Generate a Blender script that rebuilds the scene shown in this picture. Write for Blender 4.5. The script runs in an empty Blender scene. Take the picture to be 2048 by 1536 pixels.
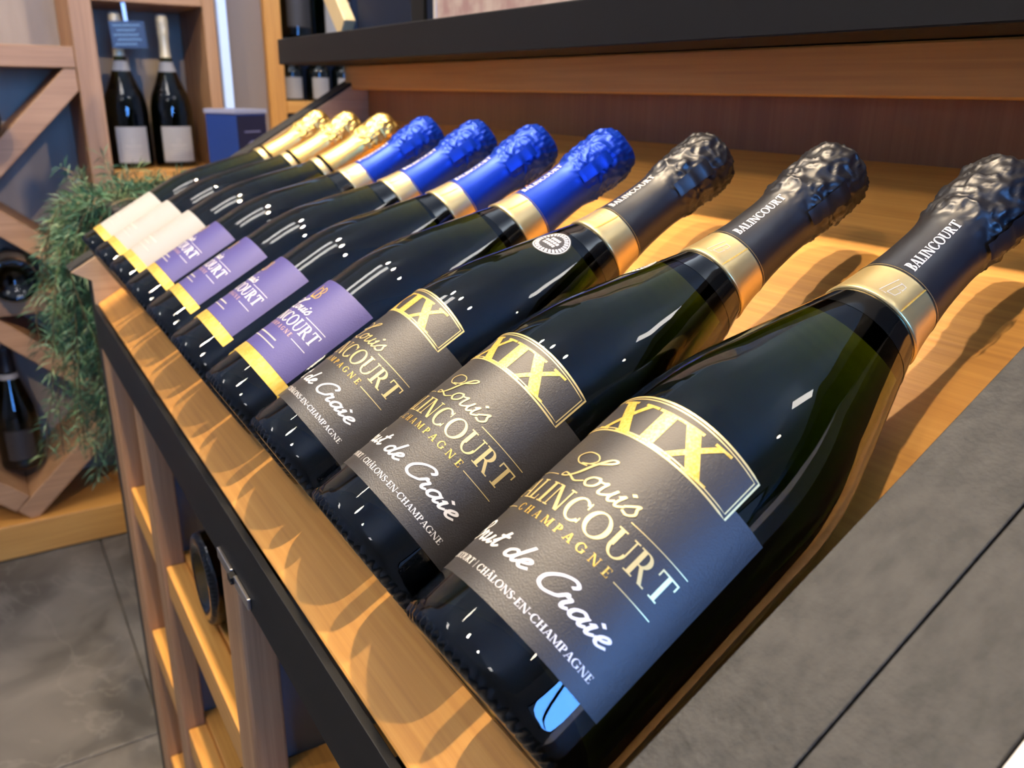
import bpy, bmesh, math, random
from mathutils import Matrix, Vector, noise
random.seed(7)
S = bpy.context.scene
COL = S.collection
PI = math.pi
H = 0.775                       # height of the lower end of the display board above the floor
TILT = math.radians(30.53)      # slope of the display board

# ------------------------------------------------------------------ camera
F_PX = 1685.6                   # focal length in pixels of the 2048 px wide frame
cam_d = bpy.data.cameras.new('camera')
cam = bpy.data.objects.new('camera', cam_d)
COL.objects.link(cam)
cam_d.sensor_fit = 'HORIZONTAL'
cam_d.sensor_width = 36.0
cam_d.lens = 36.0 * F_PX / 2048.0
cam_d.clip_start = 0.01
CAM_R = ((0.53085, 0.84735, 0.01432), (0.28503, -0.16260, -0.94463), (-0.79810, 0.50553, -0.32783))  # right, down, forward
CAM_P = Vector((0.20007, -0.13934, 0.23310 + H))
r_, d_, f_ = (Vector(v) for v in CAM_R)
cam.matrix_world = Matrix(((r_.x, -d_.x, -f_.x, CAM_P.x), (r_.y, -d_.y, -f_.y, CAM_P.y), (r_.z, -d_.z, -f_.z, CAM_P.z), (0, 0, 0, 1)))
cam_d.dof.use_dof = True
cam_d.dof.focus_distance = 0.36
cam_d.dof.aperture_fstop = 15.0
S.camera = cam

# ------------------------------------------------------------------ world, exposure, daylight
S.view_settings.view_transform = 'Standard'
S.view_settings.look = 'None'
S.view_settings.gamma = 1.0
S.view_settings.use_curve_mapping = False
S.view_settings.exposure = -0.30
S.cycles.max_bounces = 16
S.cycles.transmission_bounces = 12
S.cycles.transparent_max_bounces = 12
S.cycles.sample_clamp_indirect = 4.0
S.cycles.caustics_refractive = False
S.cycles.use_denoising = True
wd = bpy.data.worlds.new('daylight')
S.world = wd
wd.use_nodes = True
wd.node_tree.nodes['Background'].inputs[0].default_value = (0.30, 0.46, 0.85, 1)
wd.node_tree.nodes['Background'].inputs[1].default_value = 1.0

RX0, RX1, RY0, RY1, RZ = -2.25, 2.6, -2.6, 2.4, 2.75     # room
WIN = (-0.75, 0.95, 0.85, 2.05)                             # window opening in the wall behind the camera: y0, y1, z0, z1
WIN_POWER = 240.0
win_l = bpy.data.lights.new('daylight_window', 'AREA')
win_l.shape = 'RECTANGLE'
win_l.size = WIN[1] - WIN[0]
win_l.size_y = WIN[3] - WIN[2]
win_l.energy = WIN_POWER
win_l.color = (0.10, 0.35, 1.0)
win_o = bpy.data.objects.new('daylight_window', win_l)
COL.objects.link(win_o)
win_o.location = (RX1 + 0.20, (WIN[0] + WIN[1]) / 2, (WIN[2] + WIN[3]) / 2)
win_o.rotation_euler = (0, PI / 2, 0)
win_o.rotation_euler = Vector((-1, 0, 0)).to_track_quat('-Z', 'Z').to_euler()

SPOT_POWER = 31.0
WARM = (1.0, 0.75, 0.46)
#        x      y      power  aim x  aim y
LAMPS = [(-1.05, -0.12, 0.95, -0.50, 0.03),
         (-0.50, -0.16, 1.25, -0.35, 0.03),
         (0.12, -0.16, 0.72, -0.05, 0.05),
         (-1.00, -0.95, 0.6, -1.75, -0.05),
         (-0.45, -1.05, 0.2, -0.6, -0.4),
         (0.15, -1.15, 0.2, -0.3, -0.5),
         (1.60, -0.75, 1.7, -2.05, -0.10),  # added lamp, fills the backs of the rack cells
         (1.60, 0.95, 1.7, -2.05, 0.30)]  # second lamp added as fill for the rack cells
BARS = [(-1.02, -0.35), (-0.68, -0.35), (0.75, -1.30), (-1.45, -1.45), (0.75, 1.10), (-1.30, 1.20)]     # light bars, hung low so an added upward glow brightens the ceiling
BAR_GLOW = 13.0
CEIL_FILL = 120.0  # strength of the added upward glow on the bars

# ------------------------------------------------------------------ materials
MATS = {}
def nodes(m):
    m.use_nodes = True
    nt = m.node_tree
    return nt, nt.nodes['Principled BSDF'], nt.links.new
def pbsdf(name, col, rough=0.5, metal=0.0, spec=0.5, coat=0.0, bump=None, var=None, emit=None, sheen=0.0):
    if name in MATS: return MATS[name]
    m = bpy.data.materials.new(name)
    nt, b, ln = nodes(m)
    b.inputs['Base Color'].default_value = (*col, 1)
    b.inputs['Roughness'].default_value = rough
    b.inputs['Metallic'].default_value = metal
    b.inputs['Specular IOR Level'].default_value = spec
    b.inputs['Coat Weight'].default_value = coat
    b.inputs['Coat Roughness'].default_value = 0.1
    tc = nt.nodes.new('ShaderNodeTexCoord')
    if var:                                   # (scale xyz, second colour, detail)
        mp = nt.nodes.new('ShaderNodeMapping'); mp.inputs['Scale'].default_value = var[0]
        ns = nt.nodes.new('ShaderNodeTexNoise'); ns.inputs['Scale'].default_value = 1.0; ns.inputs['Detail'].default_value = var[2]
        mx = nt.nodes.new('ShaderNodeMix'); mx.data_type = 'RGBA'
        mx.inputs[6].default_value = (*col, 1); mx.inputs[7].default_value = (*var[1], 1)
        rp = nt.nodes.new('ShaderNodeMapRange'); rp.inputs[1].default_value = 0.35; rp.inputs[2].default_value = 0.65
        ln(tc.outputs['Object'], mp.inputs[0]); ln(mp.outputs[0], ns.inputs[0]); ln(ns.outputs[0], rp.inputs[0])
        ln(rp.outputs[0], mx.inputs[0]); ln(mx.outputs[2], b.inputs['Base Color'])
    if bump:                                  # (scale, strength, distance)
        nb = nt.nodes.new('ShaderNodeTexNoise'); nb.inputs['Scale'].default_value = bump[0]; nb.inputs['Detail'].default_value = 3
        bp = nt.nodes.new('ShaderNodeBump'); bp.inputs['Strength'].default_value = bump[1]; bp.inputs['Distance'].default_value = bump[2]
        ln(tc.outputs['Object'], nb.inputs[0]); ln(nb.outputs[0], bp.inputs['Height']); ln(bp.outputs[0], b.inputs['Normal'])
    if emit:
        b.inputs['Emission Color'].default_value = (*emit[0], 1); b.inputs['Emission Strength'].default_value = emit[1]
    MATS[name] = m
    return m
def wood(name, axis, c0, c1, c2, rough=0.42, fine=1.0):
    if name in MATS: return MATS[name]
    m = bpy.data.materials.new(name)
    nt, b, ln = nodes(m)
    tc = nt.nodes.new('ShaderNodeTexCoord')
    def noi(sl, sc, det, dist=0.0):
        mp = nt.nodes.new('ShaderNodeMapping')
        v = [sc, sc, sc]; v[axis] = sl
        mp.inputs['Scale'].default_value = v
        n = nt.nodes.new('ShaderNodeTexNoise'); n.inputs['Scale'].default_value = 1.0; n.inputs['Detail'].default_value = det; n.inputs['Distortion'].default_value = dist
        ln(tc.outputs['Object'], mp.inputs[0]); ln(mp.outputs[0], n.inputs[0])
        return n.outputs[0]
    a = noi(2.2, 38 * fine, 4, 0.8); bb = noi(6.0, 320 * fine, 3, 0.2); cc = noi(1.6, 7, 2, 0.4)
    rp = nt.nodes.new('ShaderNodeValToRGB')
    e = rp.color_ramp.elements
    e[0].position = 0.30; e[0].color = (*c0, 1); e[1].position = 0.70; e[1].color = (*c2, 1)
    k = e.new(0.5); k.color = (*c1, 1)
    ma = nt.nodes.new('ShaderNodeMath'); ma.operation = 'MULTIPLY_ADD'; ma.inputs[1].default_value = 0.35
    mb = nt.nodes.new('ShaderNodeMath'); mb.operation = 'MULTIPLY_ADD'; mb.inputs[1].default_value = 0.35
    mc = nt.nodes.new('ShaderNodeMath'); mc.operation = 'MULTIPLY'; mc.inputs[1].default_value = 0.30
    ln(cc, mc.inputs[0]); ln(bb, mb.inputs[0]); ln(mc.outputs[0], mb.inputs[2]); ln(a, ma.inputs[0]); ln(mb.outputs[0], ma.inputs[2])
    ln(ma.outputs[0], rp.inputs[0]); ln(rp.outputs[0], b.inputs['Base Color'])
    bp = nt.nodes.new('ShaderNodeBump'); bp.inputs['Strength'].default_value = 0.25; bp.inputs['Distance'].default_value = 0.0006
    ln(bb, bp.inputs['Height']); ln(bp.outputs[0], b.inputs['Normal'])
    b.inputs['Roughness'].default_value = rough
    MATS[name] = m
    return m
OAK = ((0.48, 0.21, 0.045), (0.68, 0.335, 0.078), (0.82, 0.455, 0.125))
WAL = ((0.27, 0.14, 0.065), (0.43, 0.24, 0.12), (0.58, 0.35, 0.19))
def oak(axis): return wood('oak_%d' % axis, axis, *OAK)
def walnut(axis): return wood('rack_wood_%d' % axis, axis, *WAL, rough=0.5)
M_BLACK = pbsdf('black_laminate', (0.0065, 0.006, 0.0062), 0.5, spec=0.25, bump=(220, 0.05, 0.0003))
M_BLACKM = pbsdf('black_metal', (0.006, 0.006, 0.0065), 0.55, spec=0.25, bump=(500, 0.08, 0.0002))
M_SLATE = pbsdf('slate_laminate', (0.013, 0.0132, 0.0135), 0.6, spec=0.3, var=((150, 60, 150), (0.030, 0.029, 0.0275), 12), bump=(420, 0.5, 0.0007))
M_GREYP = pbsdf('grey_panel', (0.27, 0.225, 0.17), 0.6, var=((14, 14, 2), (0.38, 0.32, 0.25), 5))
M_WHITE = pbsdf('white_laminate', (0.75, 0.75, 0.78), 0.4)
M_PLASTER = pbsdf('plaster', (0.62, 0.60, 0.58), 0.8, bump=(90, 0.1, 0.0008))
M_CEIL = pbsdf('ceiling_paint', (0.70, 0.72, 0.74), 0.85, bump=(60, 0.08, 0.0008))
M_GOLD = pbsdf('gold_ink', (0.74, 0.46, 0.06), 0.40, metal=0.4, var=((900, 900, 900), (0.86, 0.62, 0.17), 2))
M_GOLDL = pbsdf('pale_gold_ink', (0.84, 0.66, 0.28), 0.36, metal=0.45)
M_GOLDB = pbsdf('gold_band', (0.95, 0.74, 0.34), 0.33, metal=0.85, bump=(300, 0.05, 0.0003))
M_GOLDF = pbsdf('gold_foil', (0.80, 0.56, 0.18), 0.40, metal=1.0, bump=(240, 0.35, 0.0008))
M_STRIPG = pbsdf('gold_strip', (0.70, 0.46, 0.07), 0.40, metal=0.5, var=((420, 420, 200), (0.80, 0.58, 0.14), 2))
M_INKW = pbsdf('white_ink', (0.86, 0.86, 0.86), 0.5)
M_INKP = pbsdf('copper_ink', (0.80, 0.50, 0.40), 0.4, metal=0.3)
M_INKG = pbsdf('grey_ink', (0.50, 0.48, 0.44), 0.5)
M_LABK = pbsdf('black_label_paper', (0.022, 0.0185, 0.017), 0.48, spec=0.62, bump=(1500, 0.5, 0.0003))
M_LABB = pbsdf('blue_label_paper', (0.060, 0.050, 0.215), 0.5, bump=(1500, 0.4, 0.0003))
M_LABW = pbsdf('white_label_paper', (0.36, 0.358, 0.352), 0.6, bump=(1500, 0.3, 0.0003))
M_FOILK = pbsdf('black_foil', (0.011, 0.011, 0.014), 0.38, metal=0.0, spec=0.6, coat=0.0)
M_FOILB = pbsdf('blue_foil', (0.003, 0.042, 0.44), 0.40, metal=0.5, spec=0.4)
M_SEALK = pbsdf('seal_black', (0.02, 0.02, 0.025), 0.5)
M_BARE = pbsdf('dark_glass_opaque', (0.004, 0.006, 0.005), 0.06, spec=0.6)
M_SILV = pbsdf('brushed_metal', (0.60, 0.58, 0.56), 0.3, metal=1.0)
def glass(name):
    m = bpy.data.materials.new(name)
    nt, b, ln = nodes(m)
    b.inputs['Base Color'].default_value = (1, 1, 1, 1)
    b.inputs['Roughness'].default_value = 0.0
    b.inputs['IOR'].default_value = 1.60
    b.inputs['Transmission Weight'].default_value = 1.0
    va = nt.nodes.new('ShaderNodeVolumeAbsorption')
    va.inputs['Color'].default_value = (0.34, 0.50, 0.05, 1)
    va.inputs['Density'].default_value = 115.0
    ln(va.outputs[0], nt.nodes['Material Output'].inputs['Volume'])
    return m
M_GLASS = glass('green_bottle_glass')
M_PANE = bpy.data.materials.new('window_glass')
_nt, _b, _ln = nodes(M_PANE)
_tr = _nt.nodes.new('ShaderNodeBsdfTransparent'); _tr.inputs[0].default_value = (0.93, 0.95, 0.95, 1)
_mx = _nt.nodes.new('ShaderNodeMixShader'); _fr = _nt.nodes.new('ShaderNodeFresnel'); _fr.inputs[0].default_value = 1.3
_gl = _nt.nodes.new('ShaderNodeBsdfGlossy'); _gl.inputs['Roughness'].default_value = 0.02
_ln(_fr.outputs[0], _mx.inputs[0]); _ln(_tr.outputs[0], _mx.inputs[1]); _ln(_gl.outputs[0], _mx.inputs[2]); _ln(_mx.outputs[0], _nt.nodes['Material Output'].inputs[0])

# ------------------------------------------------------------------ mesh helpers
def link(o, parent=None):
    COL.objects.link(o)
    if parent is not None: o.parent = parent
    return o
def thing(name, label, cat, loc=(0, 0, 0), group=None, kind=None):
    o = bpy.data.objects.new(name, None); COL.objects.link(o)
    o.empty_display_size = 0.05
    o.location = loc; o['label'] = label; o['category'] = cat
    if group: o['group'] = group
    if kind: o['kind'] = kind
    return o
def struct(o):
    o['kind'] = 'structure'; return o
def mesh(name, verts, faces, mat, parent=None, smooth=False, label=None):
    me = bpy.data.meshes.new(name)
    me.from_pydata(verts, [], faces); me.update()
    me.materials.append(mat)
    if smooth:
        for p in me.polygons: p.use_smooth = True
    o = link(bpy.data.objects.new(name, me), parent)
    if label: o['label'] = label
    return o
BOXF = [(0, 1, 3, 2), (4, 6, 7, 5), (0, 4, 5, 1), (2, 3, 7, 6), (0, 2, 6, 4), (1, 5, 7, 3)]
def bevel_mesh(me, w, seg=2):
    bm = bmesh.new(); bm.from_mesh(me)
    bmesh.ops.recalc_face_normals(bm, faces=bm.faces)
    bmesh.ops.bevel(bm, geom=list(bm.edges), offset=w, segments=seg, affect='EDGES', profile=0.5)
    bm.to_mesh(me); bm.free()
def box(name, x, y, z, mat, parent=None, bev=0.0015, m=None, label=None):
    v = [Vector((a, b, c)) for a in x for b in y for c in z]
    if m is not None: v = [m @ p for p in v]
    o = mesh(name, v, BOXF, mat, parent, label=label)
    if bev: bevel_mesh(o.data, bev)
    return o
def prism(name, poly, y, mat, parent=None, bev=0.0012, plane='XZ'):
    """closed polygon extruded along the third axis"""
    n = len(poly)
    def P(a, b, c): return {'XZ': (a, c, b), 'YZ': (c, a, b), 'XY': (a, b, c)}[plane]
    v = [P(a, b, y[0]) for a, b in poly] + [P(a, b, y[1]) for a, b in poly]
    f = [tuple(range(n)), tuple(range(2 * n - 1, n - 1, -1))] + [(i, i + n, (i + 1) % n + n, (i + 1) % n) for i in range(n)]
    o = mesh(name, v, f, mat, parent)
    bm = bmesh.new(); bm.from_mesh(o.data); bmesh.ops.recalc_face_normals(bm, faces=bm.faces); bm.to_mesh(o.data); bm.free()
    if bev: bevel_mesh(o.data, bev)
    return o
def lathe(profile, n, fn=None):
    """profile: list of (r, z); fn(r, z, a, i) -> (r, z)"""
    v, f, rings = [], [], []
    for i, (r, z) in enumerate(profile):
        if r < 1e-6:
            rings.append([len(v)]); v.append((0, 0, z)); continue
        ring = []
        for k in range(n):
            a = 2 * PI * k / n
            rr, zz = fn(r, z, a, i) if fn else (r, z)
            ring.append(len(v)); v.append((rr * math.sin(a), -rr * math.cos(a), zz))
        rings.append(ring)
    for A, B in zip(rings, rings[1:]):
        for k in range(n):
            k2 = (k + 1) % n
            if len(A) == 1 and len(B) == 1: continue
            if len(A) == 1: f.append((A[0], B[k2], B[k]))
            elif len(B) == 1: f.append((A[k], A[k2], B[0]))
            else: f.append((A[k], A[k2], B[k2], B[k]))
    return v, f
def smooth_profile(pts, per=6):
    """Catmull-Rom through the points, parameterised by index"""
    out = []
    P = [pts[0]] + list(pts) + [pts[-1]]
    for i in range(1, len(P) - 2):
        p0, p1, p2, p3 = P[i - 1], P[i], P[i + 1], P[i + 2]
        for k in range(per):
            t = k / per
            out.append(tuple(0.5 * ((2 * p1[j]) + (-p0[j] + p2[j]) * t + (2 * p0[j] - 5 * p1[j] + 4 * p2[j] - p3[j]) * t * t + (-p0[j] + 3 * p1[j] - 3 * p2[j] + p3[j]) * t ** 3) for j in range(len(p1))))
    out.append(tuple(pts[-1]))
    return out

# ------------------------------------------------------------------ lettering: flat polygons drawn by hand
TK, TN = 0.17, 0.06
def q4(x0, y0, x1, y1): return [[(x0, y0), (x1, y0), (x1, y1), (x0, y1)]]
def dia(x0, y0, x1, y1, w): return [[(x0, y0), (x0 + w, y0), (x1 + w, y1), (x1, y1)]]
def ser(x, y, w, l=0.10, h=0.05): return q4(x - l, y, x + w + l, y + h)
def stem(x, w=TK, y0=0.0, y1=1.0, b=True, t=True):
    return q4(x, y0, x + w, y1) + (ser(x, y0, w) if b else []) + (ser(x, y1 - 0.05, w) if t else [])
def arc(cx, cy, rx, ry, a0, a1, tk=TK, tn=TN, n=14):
    out = []
    for k in range(n):
        A, B = (math.radians(a0 + (a1 - a0) * j / n) for j in (k, k + 1))
        out.append([(cx + rx * math.cos(A), cy + ry * math.sin(A)), (cx + rx * math.cos(B), cy + ry * math.sin(B)),
                    (cx + (rx - tk) * math.cos(B), cy + (ry - tn) * math.sin(B)), (cx + (rx - tk) * math.cos(A), cy + (ry - tn) * math.sin(A))])
    return out
def ribbon(pts, w):
    """pts: (x, y[, width factor])"""
    out, L, R = [], [], []
    n = len(pts)
    for i in range(n):
        a, b = pts[max(0, i - 1)], pts[min(n - 1, i + 1)]
        dx, dy = b[0] - a[0], b[1] - a[1]
        l = math.hypot(dx, dy) or 1.0
        ww = w * 0.5 * (pts[i][2] if len(pts[i]) > 2 else 1.0)
        L.append((pts[i][0] - dy / l * ww, pts[i][1] + dx / l * ww)); R.append((pts[i][0] + dy / l * ww, pts[i][1] - dx / l * ww))
    for i in range(n - 1): out.append([R[i], R[i + 1], L[i + 1], L[i]])
    return out
def curve(pts, w, per=7): return ribbon(smooth_profile(pts, per), w)
def g_A(): return dia(0.04, 0, 0.36, 1, TN) + dia(0.60, 0, 0.34, 1, TK) + q4(0.16, 0.30, 0.66, 0.30 + TN) + ser(0.04, 0, TN) + ser(0.60, 0, TK)
def g_P(): return stem(0.10, t=False) + q4(0.0, 0.95, 0.34, 1.0) + q4(0.2, 0.44, 0.34, 0.44 + TN) + arc(0.34, 0.72, 0.30, 0.28, -90, 90)
GL = {
    'A': (g_A(), 0.84), 'Â': (g_A() + ribbon([(0.24, 1.10), (0.42, 1.28), (0.60, 1.10)], 0.07), 0.84),
    'B': (stem(0.10, b=False, t=False) + q4(0.0, 0.95, 0.34, 1.0) + q4(0.0, 0.0, 0.36, 0.05) + q4(0.2, 0.48, 0.34, 0.53) + arc(0.32, 0.755, 0.27, 0.245, -90, 90) + arc(0.34, 0.265, 0.33, 0.265, -90, 90), 0.74),
    'C': (arc(0.46, 0.5, 0.46, 0.52, 42, 322, n=22) + q4(0.76, 0.70, 0.81, 0.98) + q4(0.78, 0.08, 0.82, 0.30), 0.88),
    'E': (stem(0.10) + q4(0.1, 0.95, 0.60, 1.0) + q4(0.1, 0.48, 0.50, 0.53) + q4(0.1, 0.0, 0.62, 0.05) + q4(0.56, 0.78, 0.61, 1.0) + q4(0.58, 0.0, 0.63, 0.24) + q4(0.46, 0.40, 0.50, 0.61), 0.70),
    'G': (arc(0.46, 0.5, 0.46, 0.52, 42, 325, n=22) + q4(0.70, 0.06, 0.86, 0.44) + q4(0.58, 0.40, 0.96, 0.45) + q4(0.76, 0.70, 0.81, 0.98), 0.98),
    'H': (stem(0.10) + stem(0.62) + q4(0.2, 0.48, 0.68, 0.53), 0.92), 'I': (stem(0.12), 0.42),
    'L': (stem(0.10) + q4(0.1, 0.0, 0.60, 0.05) + q4(0.56, 0.0, 0.61, 0.26), 0.68),
    'M': (stem(0.08, TN) + dia(0.50, 0.06, 0.10, 1, TK) + dia(0.50, 0.06, 0.88, 1, TN) + stem(0.86, TK), 1.14),
    'N': (stem(0.10, TN, t=False) + dia(0.66, 0, 0.06, 1, TK * 1.05) + stem(0.77, TN, b=False) + ser(0.06, 0.95, TN), 0.96),
    'O': (arc(0.50, 0.5, 0.50, 0.52, 0, 360, n=30), 1.02), 'P': (g_P(), 0.72),
    'R': (g_P() + dia(0.64, 0, 0.32, 0.48, TK) + q4(0.62, 0, 0.90, 0.05), 0.86),
    'S': (curve([(0.50, 0.76, .3), (0.44, 0.95, .5), (0.26, 1.0, .6), (0.08, 0.82, 1.1), (0.22, 0.58, 1.6), (0.44, 0.42, 1.6), (0.52, 0.20, 1.1), (0.30, 0.0, .6), (0.10, 0.04, .5), (0.03, 0.26, .3)], 0.11), 0.62),
    'T': (stem(0.32, t=False) + q4(0.02, 0.94, 0.80, 1.0) + dia(0.02, 0.74, 0.02, 1.0, 0.06) + dia(0.74, 0.74, 0.74, 1.0, 0.06), 0.84),
    'U': (q4(0.10, 0.35, 0.10 + TK, 1.0) + ser(0.10, 0.95, TK) + q4(0.76, 0.35, 0.76 + TN, 1.0) + ser(0.76, 0.95, TN) + arc(0.46, 0.36, 0.36, 0.38, 180, 360, tk=0.12, tn=TN), 0.94),
    'X': (dia(0.62, 0, 0.06, 1, TK * 1.25) + dia(0.10, 0, 0.70, 1, TN * 1.3) + ser(0.62, 0, TK * 1.25, 0.08) + ser(0.06, 0.95, TK * 1.25, 0.08) + ser(0.10, 0, TN * 1.3) + ser(0.70, 0.95, TN * 1.3), 0.98),
    'x': (dia(0.60, 0, 0.02, 1, 0.30) + dia(0.06, 0, 0.74, 1, 0.13) + ser(0.60, 0, 0.30, 0.09, 0.07) + ser(0.02, 0.93, 0.30, 0.09, 0.07) + ser(0.06, 0, 0.13, 0.10, 0.07) + ser(0.74, 0.93, 0.13, 0.10, 0.07), 1.00),
    'i': (q4(0.12, 0, 0.42, 1) + ser(0.12, 0, 0.30, 0.10, 0.07) + ser(0.12, 0.93, 0.30, 0.10, 0.07), 0.58),
    '-': (q4(0.04, 0.40, 0.34, 0.50), 0.40), '|': (q4(0.14, -0.12, 0.20, 1.1), 0.34), ' ': ([], 0.34)}
# flowing script, x-height about 0.45
SC = {
    'o': ([[(0.30, 0.44), (0.12, 0.36), (0.06, 0.16), (0.18, 0.01), (0.34, 0.12), (0.36, 0.32), (0.28, 0.44), (0.36, 0.36), (0.52, 0.40)]], 0.46),
    'u': ([[(0.0, 0.36), (0.08, 0.44), (0.08, 0.20), (0.12, 0.02), (0.24, 0.06), (0.36, 0.24), (0.38, 0.44), (0.36, 0.14), (0.44, 0.01), (0.54, 0.14)]], 0.52),
    'i': ([[(0.0, 0.30), (0.08, 0.44), (0.06, 0.16), (0.12, 0.01), (0.26, 0.16)], [(0.12, 0.60, 1.5), (0.15, 0.64, 1.5), (0.18, 0.68, 1.5)]], 0.24),
    's': ([[(0.0, 0.18), (0.20, 0.48), (0.22, 0.36), (0.30, 0.18), (0.20, 0.02), (0.04, 0.06)]], 0.36),
    'a': ([[(0.36, 0.40), (0.22, 0.45), (0.08, 0.30), (0.08, 0.08), (0.20, 0.02), (0.34, 0.20), (0.40, 0.44), (0.36, 0.16), (0.42, 0.01), (0.54, 0.14)]], 0.50),
    'r': ([[(0.0, 0.24), (0.08, 0.50), (0.12, 0.42), (0.24, 0.42), (0.20, 0.16), (0.26, 0.01), (0.38, 0.12)]], 0.36),
    'e': ([[(0.0, 0.16), (0.18, 0.24), (0.28, 0.38), (0.20, 0.46), (0.08, 0.32), (0.08, 0.10), (0.20, 0.01), (0.38, 0.14)]], 0.34),
    't': ([[(0.0, 0.20), (0.16, 0.50), (0.22, 0.86), (0.14, 0.40), (0.12, 0.10), (0.20, 0.01), (0.34, 0.14)], [(0.02, 0.58), (0.18, 0.60), (0.36, 0.64)]], 0.32),
    'd': ([[(0.34, 0.38), (0.22, 0.45), (0.08, 0.30), (0.08, 0.08), (0.20, 0.02), (0.34, 0.22), (0.48, 0.95), (0.40, 0.50), (0.36, 0.14), (0.44, 0.01), (0.54, 0.14)]], 0.50),
    'C': ([[(0.62, 0.74), (0.68, 0.92), (0.50, 1.02), (0.22, 0.84), (0.04, 0.46), (0.10, 0.12), (0.32, 0.0), (0.56, 0.12), (0.66, 0.24)]], 0.62),
    'B': ([[(0.24, 0.98), (0.20, 0.60), (0.10, 0.02)], [(0.0, 0.78), (0.16, 1.0), (0.46, 1.02), (0.58, 0.82), (0.40, 0.58), (0.22, 0.54), (0.46, 0.50), (0.56, 0.28), (0.40, 0.04), (0.10, 0.02)]], 0.62),
    'L': ([[(0.42, 0.60, .6), (0.06, 0.62, .6), (-0.18, 0.86, .8), (-0.02, 1.10, .7), (0.34, 1.10, .6), (0.52, 0.90, .6), (0.36, 0.66, .6), (0.18, 0.64, .6), (0.50, 0.74, .7), (0.84, 1.02, 1.1), (0.92, 1.20, .9), (0.76, 1.16, .9), (0.58, 0.74, 1.3), (0.44, 0.26, 1.4), (0.26, 0.02, 1.0), (0.08, -0.02, .8), (0.10, 0.12, .7), (0.36, 0.06, .9), (0.62, -0.04, .9), (0.82, 0.10, .7)]], 0.80), ' ': ([], 0.30)}
def set_text(txt, h, x0, x1, y, track=0.05, script=False, w=0.09, slant=0.0):
    """polygons of a line of text, cap height h, squeezed between x0 and x1, standing on y"""
    adv, items = 0.0, []
    for ch in txt:
        g, a = (SC if script else GL)[ch]
        items.append((adv, g)); adv += a + track
    adv -= track
    k = (x1 - x0) / adv
    out = []
    for off, g in items:
        polys = g if not script else [p for st in g for p in curve(st, w)]
        for p in polys: out.append([(x0 + (off + a + slant * b) * k, y + b * h) for a, b in p])
    return out
def hline(x0, x1, y, w): return [[(x0 + (x1 - x0) * k / 12, y), (x0 + (x1 - x0) * (k + 1) / 12, y), (x0 + (x1 - x0) * (k + 1) / 12, y + w), (x0 + (x1 - x0) * k / 12, y + w)] for k in range(12)]
def wrap(name, polys, rfun, off, mat, parent=None, step=2.0, mapf=None, label=None):
    """lay flat polygons (mm) onto the turned surface rfun(t) (m)"""
    v, f = [], []
    for p in polys:
        us = [q[0] for q in p]; vs = [q[1] for q in p]
        n = max(1, min(14, int(math.ceil(max(max(us) - min(us), (max(vs) - min(vs)) * (1.0 if mapf else 0.0)) / step))))
        a, b, c, d = p
        base = len(v)
        for i in range(n + 1):
            for j in range(n + 1):
                s, t = i / n, j / n
                u = (a[0] * (1 - s) + b[0] * s) * (1 - t) + (d[0] * (1 - s) + c[0] * s) * t
                w = (a[1] * (1 - s) + b[1] * s) * (1 - t) + (d[1] * (1 - s) + c[1] * s) * t
                if mapf: ph, z = mapf(u, w)
                else: z = w / 1000; ph = u / 1000 / rfun(z)
                r = rfun(z) + off
                v.append((r * math.sin(ph), -r * math.cos(ph), z))
        for i in range(n):
            for j in range(n):
                k = base + i * (n + 1) + j
                f.append((k, k + n + 1, k + n + 2, k + 1))
    return mesh(name, v, f, mat, parent, label=label)
def skin(name, u0, u1, bot, top, rfun, off, mat, parent=None, nu=70, nv=10, label=None):
    """a sheet of paper on the turned surface; bot and top may be functions of u (mm)"""
    fb = bot if callable(bot) else (lambda u: bot)
    ft = top if callable(top) else (lambda u: top)
    us = sorted(set([u0 + (u1 - u0) * i / nu for i in range(nu + 1)]))
    v, f = [], []
    for u in us:
        for j in range(nv + 1):
            z = (fb(u) + (ft(u) - fb(u)) * j / nv) / 1000
            r = rfun(z) + off
            ph = u / 1000 / rfun(z)
            v.append((r * math.sin(ph), -r * math.cos(ph), z))
    for i in range(len(us) - 1):
        for j in range(nv):
            k = i * (nv + 1) + j
            f.append((k, k + nv + 1, k + nv + 2, k + 1))
    return mesh(name, v, f, mat, parent, smooth=True, label=label)

# ------------------------------------------------------------------ the bottle
R0 = 0.044
BODY = [(0.0432, 0.0045), (0.0438, 0.007), (R0, 0.011), (R0, 0.03), (R0, 0.06), (R0, 0.09), (R0, 0.108), (0.0437, 0.118), (0.0428, 0.127), (0.0412, 0.137), (0.0389, 0.147),
        (0.0360, 0.157), (0.0328, 0.168), (0.0295, 0.179), (0.0262, 0.190), (0.0232, 0.200), (0.0208, 0.208), (0.0192, 0.215), (0.0180, 0.223), (0.0170, 0.232), (0.0160, 0.245), (0.0152, 0.262), (0.0148, 0.280)]
PROF = smooth_profile(BODY, 5)
def rbody(z):
    for (r0, z0), (r1, z1) in zip(PROF, PROF[1:]):
        if z0 <= z <= z1: return r0 + (r1 - r0) * (z - z0) / max(1e-9, z1 - z0)
    return PROF[0][0] if z < PROF[0][1] else PROF[-1][0]
FOIL = [(0.0188, 0.2270), (0.0182, 0.2300), (0.0170, 0.2400), (0.0163, 0.2520), (0.0162, 0.2620), (0.0172, 0.2690), (0.0186, 0.2750), (0.0184, 0.2790), (0.0189, 0.2850), (0.0194, 0.2930), (0.0193, 0.3010), (0.0184, 0.3075), (0.0158, 0.3115), (0.0100, 0.3138), (0.0001, 0.3145)]
FPROF = smooth_profile(FOIL, 4)
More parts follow.
